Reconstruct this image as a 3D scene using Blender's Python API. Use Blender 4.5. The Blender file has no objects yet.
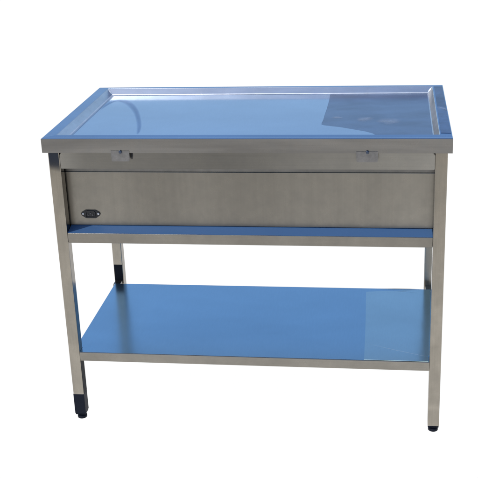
import bpy, bmesh, math, random
from mathutils import Matrix, Vector
random.seed(4)
S = bpy.context.scene
COL = S.collection

# ------------------------------------------------------------------ dimensions (metres)
W, D, T = 1.100, 0.6206, 0.040          # worktop width, depth, skirt height
A, B, LW = 0.0110, 0.0128, 0.0322       # leg inset from the side, from the front, leg width
H = 0.8785                              # worktop height above the ground
FOOT = 0.020                            # adjustable foot
RT, RB = 0.2783, 0.3078                 # lower rail top / bottom below the worktop
ST, SB = 0.6526, 0.6802                 # shelf top / bottom below the worktop
RY = 0.5629                             # front face of the rear legs
REC = 0.040                             # recess of the front panel behind the legs


# ------------------------------------------------------------------ materials
def new_mat(name):
    m = bpy.data.materials.new(name)
    m.use_nodes = True
    nt = m.node_tree
    for n in list(nt.nodes):
        nt.nodes.remove(n)
    out = nt.nodes.new('ShaderNodeOutputMaterial')
    bs = nt.nodes.new('ShaderNodeBsdfPrincipled')
    nt.links.new(bs.outputs[0], out.inputs[0])
    return m, nt, bs, out


def noise(nt, scale, detail=3, rough=.55, offs=(0, 0, 0), dist=0.0):
    tc = nt.nodes.new('ShaderNodeTexCoord')
    mp = nt.nodes.new('ShaderNodeMapping')
    mp.inputs['Scale'].default_value = scale
    mp.inputs['Location'].default_value = offs
    nz = nt.nodes.new('ShaderNodeTexNoise')
    nz.inputs['Scale'].default_value = 1
    nz.inputs['Detail'].default_value = detail
    nz.inputs['Roughness'].default_value = rough
    nz.inputs['Distortion'].default_value = dist
    nt.links.new(tc.outputs['Object'], mp.inputs[0])
    nt.links.new(mp.outputs[0], nz.inputs['Vector'])
    return nz.outputs['Fac']


def ramp(nt, fac, lo, hi, a, b):
    r = nt.nodes.new('ShaderNodeMapRange')
    r.inputs[1].default_value = lo
    r.inputs[2].default_value = hi
    r.inputs[3].default_value = a
    r.inputs[4].default_value = b
    nt.links.new(fac, r.inputs[0])
    return r.outputs[0]


def mul(nt, a, b):
    m = nt.nodes.new('ShaderNodeMath')
    m.operation = 'MULTIPLY'
    nt.links.new(a, m.inputs[0])
    if isinstance(b, (int, float)):
        m.inputs[1].default_value = b
    else:
        nt.links.new(b, m.inputs[1])
    return m.outputs[0]


def scaled_col(nt, col, fac):
    v = nt.nodes.new('ShaderNodeVectorMath')
    v.operation = 'SCALE'
    v.inputs[0].default_value = col
    nt.links.new(fac, v.inputs['Scale'])
    return v.outputs[0]


def steel(name, col, grain, blotch=(5, 5, 1.4), rough=(.24, .36), gamp=.07, bamp=.14, bump=.05,
          metallic=1.0, spec=.5, tone_ramp=None, axis='X'):
    """brushed sheet steel: fine grain along one axis, cloudy handling marks"""
    m, nt, bs, _ = new_mat(name)
    g = noise(nt, grain, 4, .65)
    bl = noise(nt, blotch, 3, .5, (1.3, .7, 2.1), .4)
    sm = noise(nt, (34, 34, 34), 4, .6, (5, 3, 1), .3)
    f = mul(nt, ramp(nt, g, .25, .75, 1 - gamp, 1 + gamp), ramp(nt, bl, .3, .7, 1 - bamp, 1 + bamp))
    f = mul(nt, f, ramp(nt, sm, .35, .75, 1.03, .95))
    if tone_ramp:                       # tone along one axis; on panel and apron a painted reflection
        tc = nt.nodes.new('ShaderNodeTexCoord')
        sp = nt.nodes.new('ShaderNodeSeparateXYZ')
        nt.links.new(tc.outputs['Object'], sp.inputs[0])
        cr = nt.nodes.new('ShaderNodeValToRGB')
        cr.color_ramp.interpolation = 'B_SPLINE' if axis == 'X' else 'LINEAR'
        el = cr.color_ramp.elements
        while len(el) < len(tone_ramp):
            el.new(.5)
        for e_, (p_, v_) in zip(el, tone_ramp):
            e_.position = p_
        for e_, (p_, v_) in zip(el, tone_ramp):
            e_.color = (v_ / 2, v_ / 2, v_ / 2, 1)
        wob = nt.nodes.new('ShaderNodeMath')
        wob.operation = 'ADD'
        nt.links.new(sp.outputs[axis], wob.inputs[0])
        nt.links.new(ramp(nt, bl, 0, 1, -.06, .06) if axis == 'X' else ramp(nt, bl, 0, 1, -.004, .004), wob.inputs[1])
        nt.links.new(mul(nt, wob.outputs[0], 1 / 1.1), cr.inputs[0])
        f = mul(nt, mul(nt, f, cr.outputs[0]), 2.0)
    nt.links.new(scaled_col(nt, col, f), bs.inputs['Base Color'])
    bs.inputs['Metallic'].default_value = metallic
    bs.inputs['Specular IOR Level'].default_value = spec
    nt.links.new(ramp(nt, mul(nt, sm, ramp(nt, g, .2, .8, .85, 1.15)), .3, .7, rough[0], rough[1]), bs.inputs['Roughness'])
    bp = nt.nodes.new('ShaderNodeBump')
    bp.inputs['Strength'].default_value = bump
    bp.inputs['Distance'].default_value = .0006
    nt.links.new(g, bp.inputs['Height'])
    nt.links.new(bp.outputs[0], bs.inputs['Normal'])
    return m


def film(name, col, rough=.12, metallic=.85, wob=.02, bamp=.05, alpha=None, blotch=(3, 5, 3)):
    """tinted steel with faint ripples, for blue film and painted reflections"""
    m, nt, bs, _ = new_mat(name)
    bl = noise(nt, blotch, 3, .5, (4.2, 1.7, .4), .3)
    fine = noise(nt, (260, 30, 260), 3, .6)
    f = mul(nt, ramp(nt, bl, .3, .7, 1 - bamp, 1 + bamp), ramp(nt, fine, .3, .7, .985, 1.015))
    nt.links.new(scaled_col(nt, col, f), bs.inputs['Base Color'])
    bs.inputs['Metallic'].default_value = metallic
    bs.inputs['Roughness'].default_value = rough
    rip = noise(nt, (14, 9, 14), 2, .5, (.3, 2, 1), .6)
    bp = nt.nodes.new('ShaderNodeBump')
    bp.inputs['Strength'].default_value = wob
    bp.inputs['Distance'].default_value = .01
    nt.links.new(rip, bp.inputs['Height'])
    nt.links.new(bp.outputs[0], bs.inputs['Normal'])
    if alpha is not None:
        at = nt.nodes.new('ShaderNodeAttribute')
        at.attribute_name = 'fade'
        nt.links.new(mul(nt, at.outputs['Fac'], alpha), bs.inputs['Alpha'])
    return m


def plain(name, col, rough=.45, metallic=0.0):
    m, nt, bs, _ = new_mat(name)
    n = noise(nt, (220, 220, 220), 3, .6)
    nt.links.new(scaled_col(nt, col, ramp(nt, n, .3, .7, .85, 1.15)), bs.inputs['Base Color'])
    bs.inputs['Roughness'].default_value = rough
    bs.inputs['Metallic'].default_value = metallic
    return m


M = {}
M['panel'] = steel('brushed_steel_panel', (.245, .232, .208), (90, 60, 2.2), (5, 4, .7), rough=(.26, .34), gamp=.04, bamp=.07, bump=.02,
                   tone_ramp=[(.02, 1.10), (.12, 1.13), (.20, 1.10), (.28, .90), (.37, 1.07), (.50, .93), (.58, 1.00), (.68, 1.14), (.76, 1.20), (.82, 1.02), (.89, 1.22), (.98, 1.06)])  # bright and dark reflection bands painted along the panel
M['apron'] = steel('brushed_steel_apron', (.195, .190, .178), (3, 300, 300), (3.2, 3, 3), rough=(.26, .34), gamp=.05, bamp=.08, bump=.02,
                   tone_ramp=[(.02, 1.7), (.055, 1.45), (.08, 1.2), (.22, 1.1), (.38, .98), (.55, .98), (.68, 1.2), (.82, 1.5), (.93, 1.58), (.97, 1.75)])  # dark middle is a painted reflection; bright ends also weld polish
M['rail'] = steel('brushed_steel_rail', (.275, .258, .230), (5, 300, 300), (7, 5, 5), gamp=.05, bamp=.10, bump=.03)
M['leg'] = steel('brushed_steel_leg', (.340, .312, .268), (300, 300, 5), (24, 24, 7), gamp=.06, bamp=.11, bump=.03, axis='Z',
                 tone_ramp=[(0, .98), (.062, .97), (.073, 1.16), (.086, 1.0), (.5, 1.0), (.66, .94), (.8, .9)])
M['leg_side'] = steel('brushed_steel_leg_side', (.215, .195, .168), (300, 300, 5), (9, 9, 5), rough=(.12, .22), bamp=.08, bump=.02)  # darker copy of the leg steel; side reflection tone put into colour
M['skirt'] = steel('brushed_steel_skirt', (.252, .246, .240), (3, 260, 260), (3, 4, 30), gamp=.05, bamp=.15, bump=.02)
M['gap'] = steel('shadow_return', (.20, .195, .19), (40, 40, 40), rough=(.35, .45))
M['inner'] = steel('steel_inside', (.10, .095, .09), (40, 40, 40), rough=(.4, .5))
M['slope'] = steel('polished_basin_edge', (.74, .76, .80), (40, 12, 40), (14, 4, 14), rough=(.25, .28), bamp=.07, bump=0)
M['slope_right'] = steel('dim_right_edge', (.125, .135, .155), (40, 12, 40), (24, 10, 14), rough=(.42, .48), bamp=.3, bump=0, metallic=0, spec=.25)  # dull dark copy of the basin edge; dimmer reflection put into colour
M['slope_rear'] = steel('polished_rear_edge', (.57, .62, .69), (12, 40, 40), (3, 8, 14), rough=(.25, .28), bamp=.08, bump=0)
M['bend'] = steel('highlight_bend', (.82, .86, .92), (40, 40, 40), (20, 20, 20), rough=(.3, .4), bamp=.1, bump=0, metallic=.55)  # highlight along the bend put into a bright base colour
M['weld'] = steel('ground_weld', (.85, .88, .92), (60, 60, 60), (60, 60, 60), rough=(.3, .4), bamp=.2, bump=.05, metallic=.35)
M['rim'] = film('rim_blue_tint', (.215, .37, .61), .14, 1, .015, .10)
M['rim_pale'] = film('rim_pale_tint', (.32, .475, .70), .16, 1, .015, .10)  # two rim blues: darker and paler sky reflection put into the colour
M['basin'] = film('basin_dark_reflection', (.255, .325, .448), .20, 1, .01, .16, None, (9, 13, 9))  # dark reflection at the right end put into the floor colour
M['film'] = film('blue_tint_light', (.63, .76, .90), .12, 1, .012, .05)  # sky reflection tint for the sheet added in the basin
M['shelf'] = film('blue_film_shelf', (.475, .75, .95), .20, 1, .012, .05)
M['shelf_film'] = film('blue_film_overlap', (.65, .89, .965), .18, 1, .03, .05)
M['navy'] = film('dark_blue_rim', (.085, .14, .27), .12, 1, .05, .35, None, (24, 24, 24))
M['arc_tint'] = film('soft_streak', (.36, .50, .72), .2, 1, .03, .1, .65)
M['cloud_spots'] = film('cloud_reflection', (.46, .53, .64), .4, .2, .03, .2, .38, (60, 60, 60))
M['ripple'] = film('film_ripple', (.55, .65, .80), .3, .2, .03, .2, .45)
M['ledge'] = film('blue_film_ledge', (.050, .124, .275), .45, 0, .01, .05)
M['tint'] = film('dark_tint', (.022, .032, .055), .25, .3, .03, .2, .9)
M['dark_reflection'] = film('dark_reflection', (.006, .008, .013), .5, 0, .03, .2)
M['dark_reflection'].node_tree.nodes['Principled BSDF'].inputs['Specular IOR Level'].default_value = .06
M['navy_pale'] = film('mid_blue_rim', (.14, .22, .38), .14, 1, .05, .25, None, (24, 24, 24))
M['slate'] = film('slate_side', (.085, .125, .175), .3, .8, .03, .2)  # slate blue for the side faces of the rear right leg
M['plate'] = steel('frosted_plate', (.245, .238, .238), (700, 700, 700), (80, 80, 80), rough=(.38, .5), gamp=.14, bump=.15)
M['bolt'] = plain('zinc_bolt', (.075, .095, .14), .3, .8)
M['black'] = plain('black_plastic', (.012, .013, .018), .38)
M['dark_tip'] = plain('navy_dark', (.008, .011, .020), .5)
M['dark_tip'].node_tree.nodes['Principled BSDF'].inputs['Specular IOR Level'].default_value = .12
M['pin'] = plain('inlet_pin', (.16, .16, .19), .35, 1.0)
M['screw'] = plain('bright_screw', (.62, .62, .63), .3, .8)
M['zinc'] = plain('foot_stem', (.22, .24, .28), .35, 1.0)


# ------------------------------------------------------------------ mesh helpers
def link(name, bm, mats, parent=None, smooth=False):
    bmesh.ops.recalc_face_normals(bm, faces=bm.faces)
    me = bpy.data.meshes.new(name)
    bm.to_mesh(me)
    bm.free()
    for m in (mats if isinstance(mats, (list, tuple)) else [mats]):
        me.materials.append(m)
    if smooth:
        for p in me.polygons:
            p.use_smooth = True
    o = bpy.data.objects.new(name, me)
    COL.objects.link(o)
    if parent:
        o.parent = parent
    return o


def Z(z):                   # height below the worktop -> world height
    return H + z


def box(bm, x0, x1, y0, y1, z0, z1, bev=0.0, seg=3):
    v = [bm.verts.new((x, y, z)) for z in (z0, z1) for y in (y0, y1) for x in (x0, x1)]
    q = [(0, 2, 3, 1), (4, 5, 7, 6), (0, 1, 5, 4), (2, 6, 7, 3), (0, 4, 6, 2), (1, 3, 7, 5)]
    fs = [bm.faces.new([v[i] for i in f]) for f in q]
    if bev:
        es = {e for f in fs for e in f.edges}
        bmesh.ops.bevel(bm, geom=list(es), offset=bev, segments=seg, affect='EDGES', profile=.5, clamp_overlap=True)
    return fs


def prism(bm, pts, axis, a, b, bev=0.0):
    """extrude a polygon; axis 'y': pts are (x,z); axis 'z': pts are (x,y)"""
    def P(p, t):
        return (p[0], t, p[1]) if axis == 'y' else (p[0], p[1], t)
    va = [bm.verts.new(P(p, a)) for p in pts]
    vb = [bm.verts.new(P(p, b)) for p in pts]
    n = len(pts)
    fs = [bm.faces.new(va), bm.faces.new(vb)]
    for i in range(n):
        fs.append(bm.faces.new([va[i], va[(i + 1) % n], vb[(i + 1) % n], vb[i]]))
    if bev:
        es = {e for f in fs for e in f.edges}
        bmesh.ops.bevel(bm, geom=list(es), offset=bev, segments=2, affect='EDGES', clamp_overlap=True)


def lathe(bm, c, prof, n=28, axis='z'):
    rings = []
    for r, h in prof:
        ring = []
        for i in range(n):
            t = 2 * math.pi * i / n
            if axis == 'z':
                ring.append(bm.verts.new((c[0] + r * math.cos(t), c[1] + r * math.sin(t), c[2] + h)))
            else:
                ring.append(bm.verts.new((c[0] + r * math.cos(t), c[1] - h, c[2] + r * math.sin(t))))
        rings.append(ring)
    for a, b in zip(rings, rings[1:]):
        for i in range(n):
            bm.faces.new([a[i], a[(i + 1) % n], b[(i + 1) % n], b[i]])
    bm.faces.new(rings[0])
    bm.faces.new(rings[-1])


# ------------------------------------------------------------------ the table
table = bpy.data.objects.new('work_table', None)
table.location = (0, 0, 0)
COL.objects.link(table)
table['label'] = 'stainless steel work table with recessed top, blue filmed lower shelf and four square legs'
table['category'] = 'table'

# ---- worktop: flat rim, sloped edge, sunk floor, folded skirt, closed below
RIM_F, RIM_S, RIM_R = .037, .032, .017
bm = bmesh.new()
DZ = -.020


def ring(x0, x1, y0, y1, z):
    return [bm.verts.new((x, y, Z(z))) for x, y in ((x0, y0), (x1, y0), (x1, y1), (x0, y1))]


def band(r0, r1, mi, rear=None, right=None):
    for i in range(4):
        f = bm.faces.new([r0[i], r0[(i + 1) % 4], r1[(i + 1) % 4], r1[i]])
        f.material_index = rear if (rear is not None and i == 2) else right if (right is not None and i == 1) else mi


e = .0016
bot = ring(.0, W, .0, D, -T)
r0 = ring(0, W, 0, D, -e)
r1 = ring(e * .3, W - e * .3, e * .3, D - e * .3, -e * .3)
r2 = ring(e, W - e, e, D - e, 0)
r3 = ring(e + .0002, W - e - .0002, .0115, D - e - .0002, 0)
i0 = ring(RIM_S, W - RIM_S, RIM_F, D - RIM_R, 0)
i1 = ring(RIM_S + .0012, W - RIM_S - .0012, RIM_F + .0012, D - RIM_R - .0008, -.0008)
k0 = ring(RIM_S + .016, W - RIM_S - .011, RIM_F + .016, D - RIM_R - .010, DZ + .0030)
k1 = ring(RIM_S + .0185, W - RIM_S - .0125, RIM_F + .0185, D - RIM_R - .012, DZ + .0010)
k2 = ring(RIM_S + .0225, W - RIM_S - .0155, RIM_F + .0225, D - RIM_R - .016, DZ)
band(bot, r0, 1)
band(r0, r1, 1)
band(r1, r2, 0)
band(r2, r3, 8)
band(r3, i0, 0)
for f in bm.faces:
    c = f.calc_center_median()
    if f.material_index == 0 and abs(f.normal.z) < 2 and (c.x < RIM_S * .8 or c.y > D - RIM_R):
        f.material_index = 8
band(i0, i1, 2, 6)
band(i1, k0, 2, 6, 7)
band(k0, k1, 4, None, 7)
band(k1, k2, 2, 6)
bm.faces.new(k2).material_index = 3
bi = ring(.002, W - .002, .002, D - .002, -T)
bu = ring(.002, W - .002, .002, D - .002, -T + .002)
band(bot, bi, 1)
band(bi, bu, 1)
f = bm.faces.new(bu)
f.material_index = 5
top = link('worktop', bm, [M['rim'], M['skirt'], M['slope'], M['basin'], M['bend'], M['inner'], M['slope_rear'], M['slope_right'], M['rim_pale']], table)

# blue sheet added to tint the sky reflection; its edge outlines the dark reflection
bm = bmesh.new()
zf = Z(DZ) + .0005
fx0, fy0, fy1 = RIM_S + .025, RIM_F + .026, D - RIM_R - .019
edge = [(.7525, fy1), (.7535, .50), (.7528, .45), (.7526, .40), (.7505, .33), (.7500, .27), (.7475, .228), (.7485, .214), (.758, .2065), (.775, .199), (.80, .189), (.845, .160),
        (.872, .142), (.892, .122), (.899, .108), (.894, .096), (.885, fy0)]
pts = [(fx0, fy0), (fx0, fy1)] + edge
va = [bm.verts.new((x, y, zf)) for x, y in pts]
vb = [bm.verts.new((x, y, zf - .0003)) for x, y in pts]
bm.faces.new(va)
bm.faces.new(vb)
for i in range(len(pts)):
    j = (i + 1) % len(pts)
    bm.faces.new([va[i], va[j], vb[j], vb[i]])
fo = link('tinted_sheet', bm, M['film'], top)
fo['label'] = 'thin light blue sheet added to tint the sky reflection in the sunk top'


def ribbon(name, path, mat, parent, z, prof=(0, .55, 1, .75, 0), sub=6):
    """soft-edged strip: path = (x, y, half width); the fade attribute dies out at its edges"""
    pts = []
    n = len(path)
    for i in range(n - 1):
        p0, p1, p2, p3 = path[max(i - 1, 0)], path[i], path[i + 1], path[min(i + 2, n - 1)]
        for s in range(sub):
            t = s / sub
            pts.append([.5 * (2 * p1[k] + (p2[k] - p0[k]) * t + (2 * p0[k] - 5 * p1[k] + 4 * p2[k] - p3[k]) * t * t
                              + (3 * p1[k] - p0[k] - 3 * p2[k] + p3[k]) * t ** 3) for k in range(3)])
    pts.append(list(path[-1]))
    bm = bmesh.new()
    lay = bm.verts.layers.float.new('fade')
    rows = []
    m = len(prof)
    for i, p in enumerate(pts):
        a, b = pts[max(i - 1, 0)], pts[min(i + 1, len(pts) - 1)]
        tx, ty = b[0] - a[0], b[1] - a[1]
        L = math.hypot(tx, ty) or 1
        nx, ny = -ty / L, tx / L
        end = min(1, i / 5, (len(pts) - 1 - i) / 5)
        row = []
        for k in range(m):
            o = (k / (m - 1) * 2 - 1) * p[2]
            v = bm.verts.new((p[0] + nx * o, p[1] + ny * o, z))
            v[lay] = prof[k] * end
            row.append(v)
        rows.append(row)
    for a, b in zip(rows, rows[1:]):
        for k in range(m - 1):
            bm.faces.new([a[k], a[k + 1], b[k + 1], b[k]])
    return link(name, bm, mat, parent)


ribbon('soft_streak', [(.060, .40, .004), (.064, .47, .007), (.078, .517, .012), (.104, .513, .016), (.134, .472, .014),
                       (.168, .398, .011), (.196, .315, .009), (.222, .220, .008), (.236, .150, .006), (.240, .115, .003)],
       M['arc_tint'], top, zf + .0006)  # soft darker arc across the left of the sheet

# two dark blue pieces on the right-hand rim, meeting along a slanted line
bm = bmesh.new()
zr = Z(0) + .0004
xr0, xr1 = W - RIM_S + .004, W - .0025
for k, poly in enumerate(([(xr0, .333), (xr1, .293), (xr1, D - .024), (xr0 + .001, D - .024)],
                          [(xr0 - .001, .052), (xr1, .050), (xr1, .2925), (xr0, .3325)])):
    n0 = len(bm.faces)
    prism(bm, poly, 'z', zr, zr + .0004)
    bm.faces.ensure_lookup_table()
    for f in bm.faces[n0:]:
        f.material_index = k
o = link('dark_patch', bm, [M['navy'], M['navy_pale']], top)
o['label'] = 'dark blue patch on the right-hand rim'
ribbon('soft_streak', [(xr0, .335, .006), (xr0 + .012, .320, .012), (xr0 + .020, .308, .009), (xr1, .294, .005)], M['ripple'], top, zr + .0009,
       (0, .35, .8, .3, 0))

# ground welds where the sloped edges meet in the rear corners
for sx, x in ((1, RIM_S + .0085), (-1, W - RIM_S - .006)):
    bm = bmesh.new()
    bmesh.ops.create_uvsphere(bm, u_segments=24, v_segments=14, radius=1)
    y = D - RIM_R - .0055
    ax = Vector((sx * .016, -.010, -.0175)).normalized()
    q = ax.to_track_quat('Z', 'Y').to_matrix().to_4x4()
    bmesh.ops.transform(bm, matrix=Matrix.Translation((x, y, Z(-.0100))) @ q @ Matrix.Diagonal((.0050, .0034, .0120, 1)), verts=bm.verts)
    link('corner_weld', bm, M['weld'], top, True)
# cloud reflections painted as soft pale spots on the basin's dark end
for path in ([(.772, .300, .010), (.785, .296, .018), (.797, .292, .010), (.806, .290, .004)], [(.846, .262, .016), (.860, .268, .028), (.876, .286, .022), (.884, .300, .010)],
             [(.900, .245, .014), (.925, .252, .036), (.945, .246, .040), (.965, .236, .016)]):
    ribbon('cloud_reflection', path, M['cloud_spots'], top, Z(DZ) + .0004, (0, .4, 1, .5, 0), 6)

# ---- legs and feet
XL, XR = A, W - A - LW
leg_obs = []
for (x, y) in ((XL, B), (XR, B), (XL, RY), (XR, RY)):
    bm = bmesh.new()
    box(bm, x, x + LW, y, y + LW, FOOT, Z(-T - .0006), .0022, 3)
    bm.normal_update()
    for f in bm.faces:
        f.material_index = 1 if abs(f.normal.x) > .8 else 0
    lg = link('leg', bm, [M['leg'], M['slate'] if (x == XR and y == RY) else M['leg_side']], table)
    cx, cy = x + LW / 2, y + LW / 2
    bm = bmesh.new()
    box(bm, x + .0006, x + LW - .0006, y + .0006, y + LW - .0006, FOOT - .0042, FOOT - .0002, .0012, 2)
    lathe(bm, (cx, cy, 0), [(.0128, .0), (.0142, .0014), (.0142, .0078), (.0120, .0100), (.0085, .0110), (.0085, FOOT - .0042)])
    link('foot', bm, M['dark_tip'], lg)
    leg_obs.append(lg)

# thin dark box round the front left leg end
bm = bmesh.new()
zt = Z(-.7925)
g = .0005
box(bm, XL - g, XL + LW + g, B - g, B + LW + g, FOOT + .0002, zt, .0012, 3)
o = link('leg_dark_end', bm, M['dark_tip'], leg_obs[0])
o['label'] = 'dark navy end of the leg'

# shade under the overhang, painted on the head of the front left leg
bm = bmesh.new()
lay = bm.verts.layers.float.new('fade')
rows = []
for i in range(7):
    z = -.0415 - .052 * i / 6
    fd = (.95, 1, .95, .9, .75, .35, 0)[i]
    row = [bm.verts.new((XL + .0022 + (LW - .0044) * k / 4, B - .0005, Z(z - .006 * k / 4 * (i / 6)))) for k in range(5)]
    for v in row:
        v[lay] = fd
    rows.append(row)
for a, b in zip(rows, rows[1:]):
    for k in range(4):
        bm.faces.new([a[k], a[k + 1], b[k + 1], b[k]])
link('dark_patch', bm, M['tint'], leg_obs[0])

# dark reflections put in as thin plates: inner face of the front left leg under the shelf, foot of the rear left leg above it
bm = bmesh.new()
box(bm, XL + LW - .0004, XL + LW + .0005, B + .0015, B + LW + .0003, Z(-.7920), Z(-SB) - .0005)
link('dark_patch', bm, M['dark_reflection'], leg_obs[0])
bm = bmesh.new()
box(bm, XL + .0018, XL + LW - .0018, RY - .0006, RY + .0004, Z(-.668), Z(-.600))
link('dark_patch', bm, M['dark_reflection'], leg_obs[2])

# ---- upper rails (their top corners are cut off for the weld)
x0, x1 = XL + LW, XR
zt, zb = Z(-T - .0007), Z(-.0892)
c = .0085
bm = bmesh.new()
prism(bm, [(x0 + .0004, zb), (x1 - .0004, zb), (x1 - .0004, zt - c), (x1 - c, zt), (x0 + c, zt), (x0 + .0004, zt - c)], 'y',
      B + .0008, B + .028, .0012)
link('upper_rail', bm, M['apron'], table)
bm = bmesh.new()
box(bm, x0, x1, RY + .004, RY + LW, zb, zt, .0015)
link('upper_rail', bm, M['rail'], table)
for x in (XL, XR + .004):
    bm = bmesh.new()
    box(bm, x, x + LW - .004, B + LW, RY, zb, zt, .0015)
    link('upper_rail', bm, M['rail'], table)

# ---- lower rails
for y0, y1 in ((B + .0006, B + .0395), (RY - .006, RY + LW)):
    bm = bmesh.new()
    box(bm, x0 + .0003, x1 - .0003, y0, y1, Z(-RB), Z(-RT), .0016)
    link('lower_rail', bm, M['rail'], table)
for x in (XL, XR):
    bm = bmesh.new()
    box(bm, x, x + LW, B + LW + .0005, RY - .0005, Z(-RB), Z(-RT), .0016)
    link('lower_rail', bm, M['rail'], table)

# ---- housing panels
py = B + REC
bm = bmesh.new()
box(bm, x0 - .014, x1 + .014, py, py + .012, Z(-.2672), Z(-.1105), .0006, 2)
box(bm, x0 - .001, x1 + .001, py + .0035, py + .018, Z(-.2650), Z(-.046))
for f in bm.faces:
    if f.calc_center_median().z > Z(-.110) or f.calc_center_median().y > py + .0121:
        f.material_index = 1
for f in bm.faces:
    if abs(f.calc_center_median().y - py - .0035) < .0003:
        f.material_index = 1
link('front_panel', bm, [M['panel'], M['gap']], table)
bm = bmesh.new()
box(bm, x0, x1, RY - .012, RY - .0045, Z(-.275), Z(-.046), .001)
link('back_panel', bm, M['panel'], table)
for x in (XL + .006, XR + LW - .014):
    bm = bmesh.new()
    box(bm, x, x + .008, B + LW + .001, RY - .001, Z(-.277), Z(-.0900), .001)
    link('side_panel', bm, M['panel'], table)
bm = bmesh.new()
box(bm, x0 + .001, x1 - .001, B + .041, RY - .007, Z(-.300), Z(-.294), .001)
link('bottom_panel', bm, M['inner'], table)
# blue film over the ledge of the lower rail and the foot of the panel
bm = bmesh.new()
yA, yB = B + .0009, py - .0006
prof = [(yA, -RT + .0003), (yB + .004, -.2682), (yB + .004, -RT + .0002), (yA, -RT + .0002)]
va = [bm.verts.new((x0 + .0008, y, Z(z))) for y, z in prof]
vb = [bm.verts.new((x1 - .0008, y, Z(z))) for y, z in prof]
bm.faces.new(va)
bm.faces.new(vb)
for i in range(len(prof)):
    j = (i + 1) % len(prof)
    bm.faces.new([va[i], va[j], vb[j], vb[i]])
o = link('film_strip', bm, M['ledge'], table)
o['label'] = 'blue film strip along the ledge of the lower rail'

# ---- frosted fixing plates with a bolt
for (xa, xb, za, zb_, bx) in ((.1925, .2440, -.0335, -.0632, .2195), (.8520, .9088, -.0345, -.0640, .8815)):
    bm = bmesh.new()
    prism(bm, [(xa + .001, Z(zb_) + .002), (xa + .003, Z(zb_)), (xb - .003, Z(zb_)), (xb, Z(zb_) + .003), (xb, Z(za)), (xa, Z(za))],
          'y', -.0013, -.0002, .0004)
    pl = link('fixing_plate', bm, M['plate'], table)
    bm = bmesh.new()
    lathe(bm, (bx, -.0013, Z(-.0368)), [(.0044, 0), (.0044, .0020), (.0036, .0032), (.0016, .0038)], 20, 'y')
    link('bolt', bm, M['bolt'], pl)
bm = bmesh.new()
prism(bm, [(.2445, Z(-.041)), (.2500, Z(-.041)), (.2495, Z(-.052)), (.2475, Z(-.061)), (.2455, Z(-.061))], 'y', B - .0008, B + .0012)
link('plate_shadow', bm, M['black'], table)  # black sliver standing in for the plate's shadow on the rail

# ---- appliance inlet on the front panel
ix, iz = .1050, Z(-.2335)
bm = bmesh.new()
fl = [(-.0285, 0), (-.0262, .0048), (-.0145, .0118), (.0145, .0118), (.0262, .0048), (.0285, 0), (.0262, -.0048), (.0145, -.0130),
      (-.0145, -.0130), (-.0262, -.0048)]
prism(bm, [(ix + a, iz + b) for a, b in fl], 'y', py - .0030, py + .0006, .0008)
# raised collar round the hollow
co = [(-.0145, -.0105), (.0145, -.0105), (.0145, .0055), (.0100, .0098), (-.0100, .0098), (-.0145, .0055)]
sc = .84
n = len(co)
oa = [bm.verts.new((ix + a, py - .0032, iz + b)) for a, b in co]
ob = [bm.verts.new((ix + a, py - .0062, iz + b)) for a, b in co]
ia = [bm.verts.new((ix + a * sc, py - .0062, iz + b * sc)) for a, b in co]
ib = [bm.verts.new((ix + a * sc, py - .0034, iz + b * sc)) for a, b in co]
for i in range(n):
    j = (i + 1) % n
    for p, q in ((oa, ob), (ob, ia), (ia, ib)):
        bm.faces.new([p[i], p[j], q[j], q[i]])
inlet = link('power_inlet', bm, M['black'], table)
inlet['label'] = 'black three-pin power inlet near the left end of the panel'
for dx, dz in ((-.007, -.0025), (0, .0025), (.007, -.0025)):
    bm = bmesh.new()
    box(bm, ix + dx - .001, ix + dx + .001, py - .0058, py - .0032, iz + dz - .002, iz + dz + .002)
    link('pin', bm, M['pin'], inlet)
for s in (-1, 1):
    bm = bmesh.new()
    lathe(bm, (ix + s * .0222, py - .0030, iz), [(.0030, 0), (.0030, .0007), (.0018, .0014)], 16, 'y')
    link('screw', bm, M['screw'], inlet)

# ---- lower shelf: folded sheet with turned-down front lip
sx0, sx1, sy0, sy1 = x0 - .020, x1 + .020, B + .0006, .5240
bm = bmesh.new()
# plan outline notched round the front legs
out = [(x0 + .0004, sy0), (x1 - .0004, sy0), (x1 - .0004, B + LW + .001), (sx1, B + LW + .001), (sx1, sy1), (sx0, sy1),
       (sx0, B + LW + .001), (x0 + .0004, B + LW + .001)]
rows = []
for inset, z in ((0, -SB), (0, -ST - .0016), (.0006, -ST - .0005), (.0018, -ST)):
    rw = []
    for i, (x, y) in enumerate(out):
        yy = y + inset if y == sy0 else (y - inset if y == sy1 else y)
        rw.append(bm.verts.new((x, yy, Z(z))))
    rows.append(rw)
for a, b in zip(rows, rows[1:]):
    for i in range(8):
        j = (i + 1) % 8
        bm.faces.new([a[i], a[j], b[j], b[i]]).material_index = 1
bm.faces.new(rows[-1]).material_index = 0
bm.faces.new(rows[0]).material_index = 2
shelf = link('shelf', bm, [M['shelf'], M['rail'], M['inner']], table)
# brackets that carry the shelf on the rear legs
for x in (XL + .004, XR + .004):
    bm = bmesh.new()
    box(bm, x, x + .024, sy1 + .0005, RY - .0003, Z(-SB) + .004, Z(-ST) - .004, .001)
    link('shelf_bracket', bm, M['rail'], table)
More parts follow.
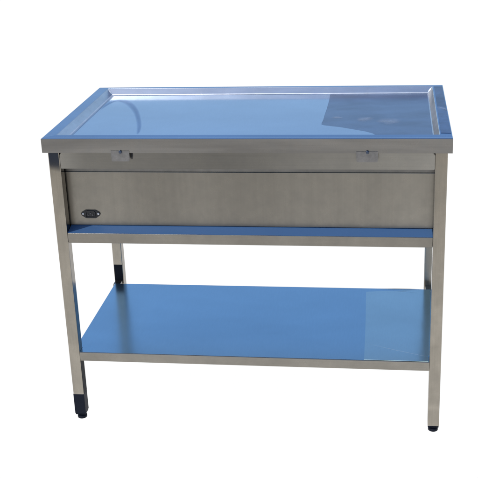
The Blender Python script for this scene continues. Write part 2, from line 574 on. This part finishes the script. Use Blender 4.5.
# second layer of film on the right-hand end of the shelf
bm = bmesh.new()
zs = Z(-ST)
pts = [(.8745, sy0 + .0022), (.874, .15), (.8725, .30), (.870, .43), (.869, .492), (.93, .500), (1.02, .5115), (sx1 - .004, sy1 - .004),
       (sx1 - .004, B + LW + .006), (x1 - .003, B + LW + .006), (x1 - .003, sy0 + .0022)]
va = [bm.verts.new((x, y, zs + .0012)) for x, y in pts]
vb = [bm.verts.new((x, y, zs + .0004)) for x, y in pts]
bm.faces.new(va)
bm.faces.new(vb)
for i in range(len(pts)):
    j = (i + 1) % len(pts)
    bm.faces.new([va[i], va[j], vb[j], vb[i]])
o = link('tinted_sheet', bm, M['shelf_film'], shelf)
o['label'] = 'paler second layer of blue film on the right end of the shelf'
# thin scratch / ripple lines in that layer
for path in ([(.884, .115, .0012), (.95, .085, .0016), (1.03, .052, .0012), (1.052, .046, .001)],
             [(.93, .505, .0016), (.985, .500, .0022), (1.04, .490, .0016)]):
    ribbon('soft_streak', path, M['ripple'], shelf, zs + .0018, (0, 1, 0), 5)

# lifted dark edge of the film at the back
ribbon('soft_streak', [(.905, .5205, .0012), (.96, .5195, .0036), (1.01, .5185, .0050), (1.05, .5175, .0030)], M['tint'], shelf, zs + .0020,
       (0, .6, .8, .5, 0), 5)

# ------------------------------------------------------------------ ground: self-glowing white sheet without shadows, its glow fading to paving grey in front
bm = bmesh.new()
bmesh.ops.create_grid(bm, x_segments=1, y_segments=1, size=600)
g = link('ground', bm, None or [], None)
g['kind'] = 'structure'
m, nt, bs, out_ = new_mat('self_lit_ground')
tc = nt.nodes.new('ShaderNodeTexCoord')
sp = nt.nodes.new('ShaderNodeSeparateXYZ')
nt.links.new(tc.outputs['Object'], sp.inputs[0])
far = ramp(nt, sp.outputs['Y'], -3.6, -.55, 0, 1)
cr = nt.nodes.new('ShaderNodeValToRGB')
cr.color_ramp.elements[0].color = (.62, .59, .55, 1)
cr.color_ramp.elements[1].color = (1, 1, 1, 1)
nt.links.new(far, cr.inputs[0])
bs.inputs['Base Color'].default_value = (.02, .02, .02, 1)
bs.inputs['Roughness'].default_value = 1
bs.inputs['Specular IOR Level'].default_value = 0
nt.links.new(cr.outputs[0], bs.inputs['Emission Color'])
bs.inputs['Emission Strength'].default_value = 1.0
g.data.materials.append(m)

# ------------------------------------------------------------------ daylight
SUN_EL, SUN_AZ = math.radians(58), math.radians(238)    # azimuth clockwise from +y: behind the camera
w = bpy.data.worlds.new('World')
S.world = w
w.use_nodes = True
nt = w.node_tree
bg = nt.nodes['Background']
sky = nt.nodes.new('ShaderNodeTexSky')
sky.sky_type = 'NISHITA'
sky.sun_disc = False
sky.sun_elevation = SUN_EL
sky.sun_rotation = SUN_AZ
nt.links.new(sky.outputs[0], bg.inputs[0])
bg.inputs[1].default_value = .15
sl = bpy.data.lights.new('sun', 'SUN')
sl.energy = 2.0
sl.angle = math.radians(.5)
sl.color = (1, .96, .9)
so = bpy.data.objects.new('sun', sl)
COL.objects.link(so)
d = Vector((math.sin(SUN_AZ) * math.cos(SUN_EL), math.cos(SUN_AZ) * math.cos(SUN_EL), math.sin(SUN_EL)))
so.rotation_euler = d.to_track_quat('Z', 'Y').to_euler()
so.location = d * 20

# ------------------------------------------------------------------ camera
yaw, pitch, roll = -.1503, .36322, -.04097
cy_, sy_, cp, sp_ = math.cos(yaw), math.sin(yaw), math.cos(pitch), math.sin(pitch)
fw = Vector((sy_ * cp, cy_ * cp, -sp_))
rt = Vector((cy_, -sy_, 0))
up = rt.cross(fw)
r = rt * math.cos(roll) + up * math.sin(roll)
u = up * math.cos(roll) - rt * math.sin(roll)
cam = bpy.data.cameras.new('camera')
cam.sensor_width = 36
cam.lens = 1051.63 / 478 * 36
cam.clip_start = .05
cam.clip_end = 2000
co_ = bpy.data.objects.new('camera', cam)
mw = Matrix((r, u, -fw)).transposed().to_4x4()
mw.translation = Vector((.93647, -2.66359, .73962 + H))
co_.matrix_world = mw
COL.objects.link(co_)
S.camera = co_
S.view_settings.view_transform = 'Standard'
S.view_settings.look = 'None'
S.view_settings.exposure = 0
S.render.engine = 'CYCLES'
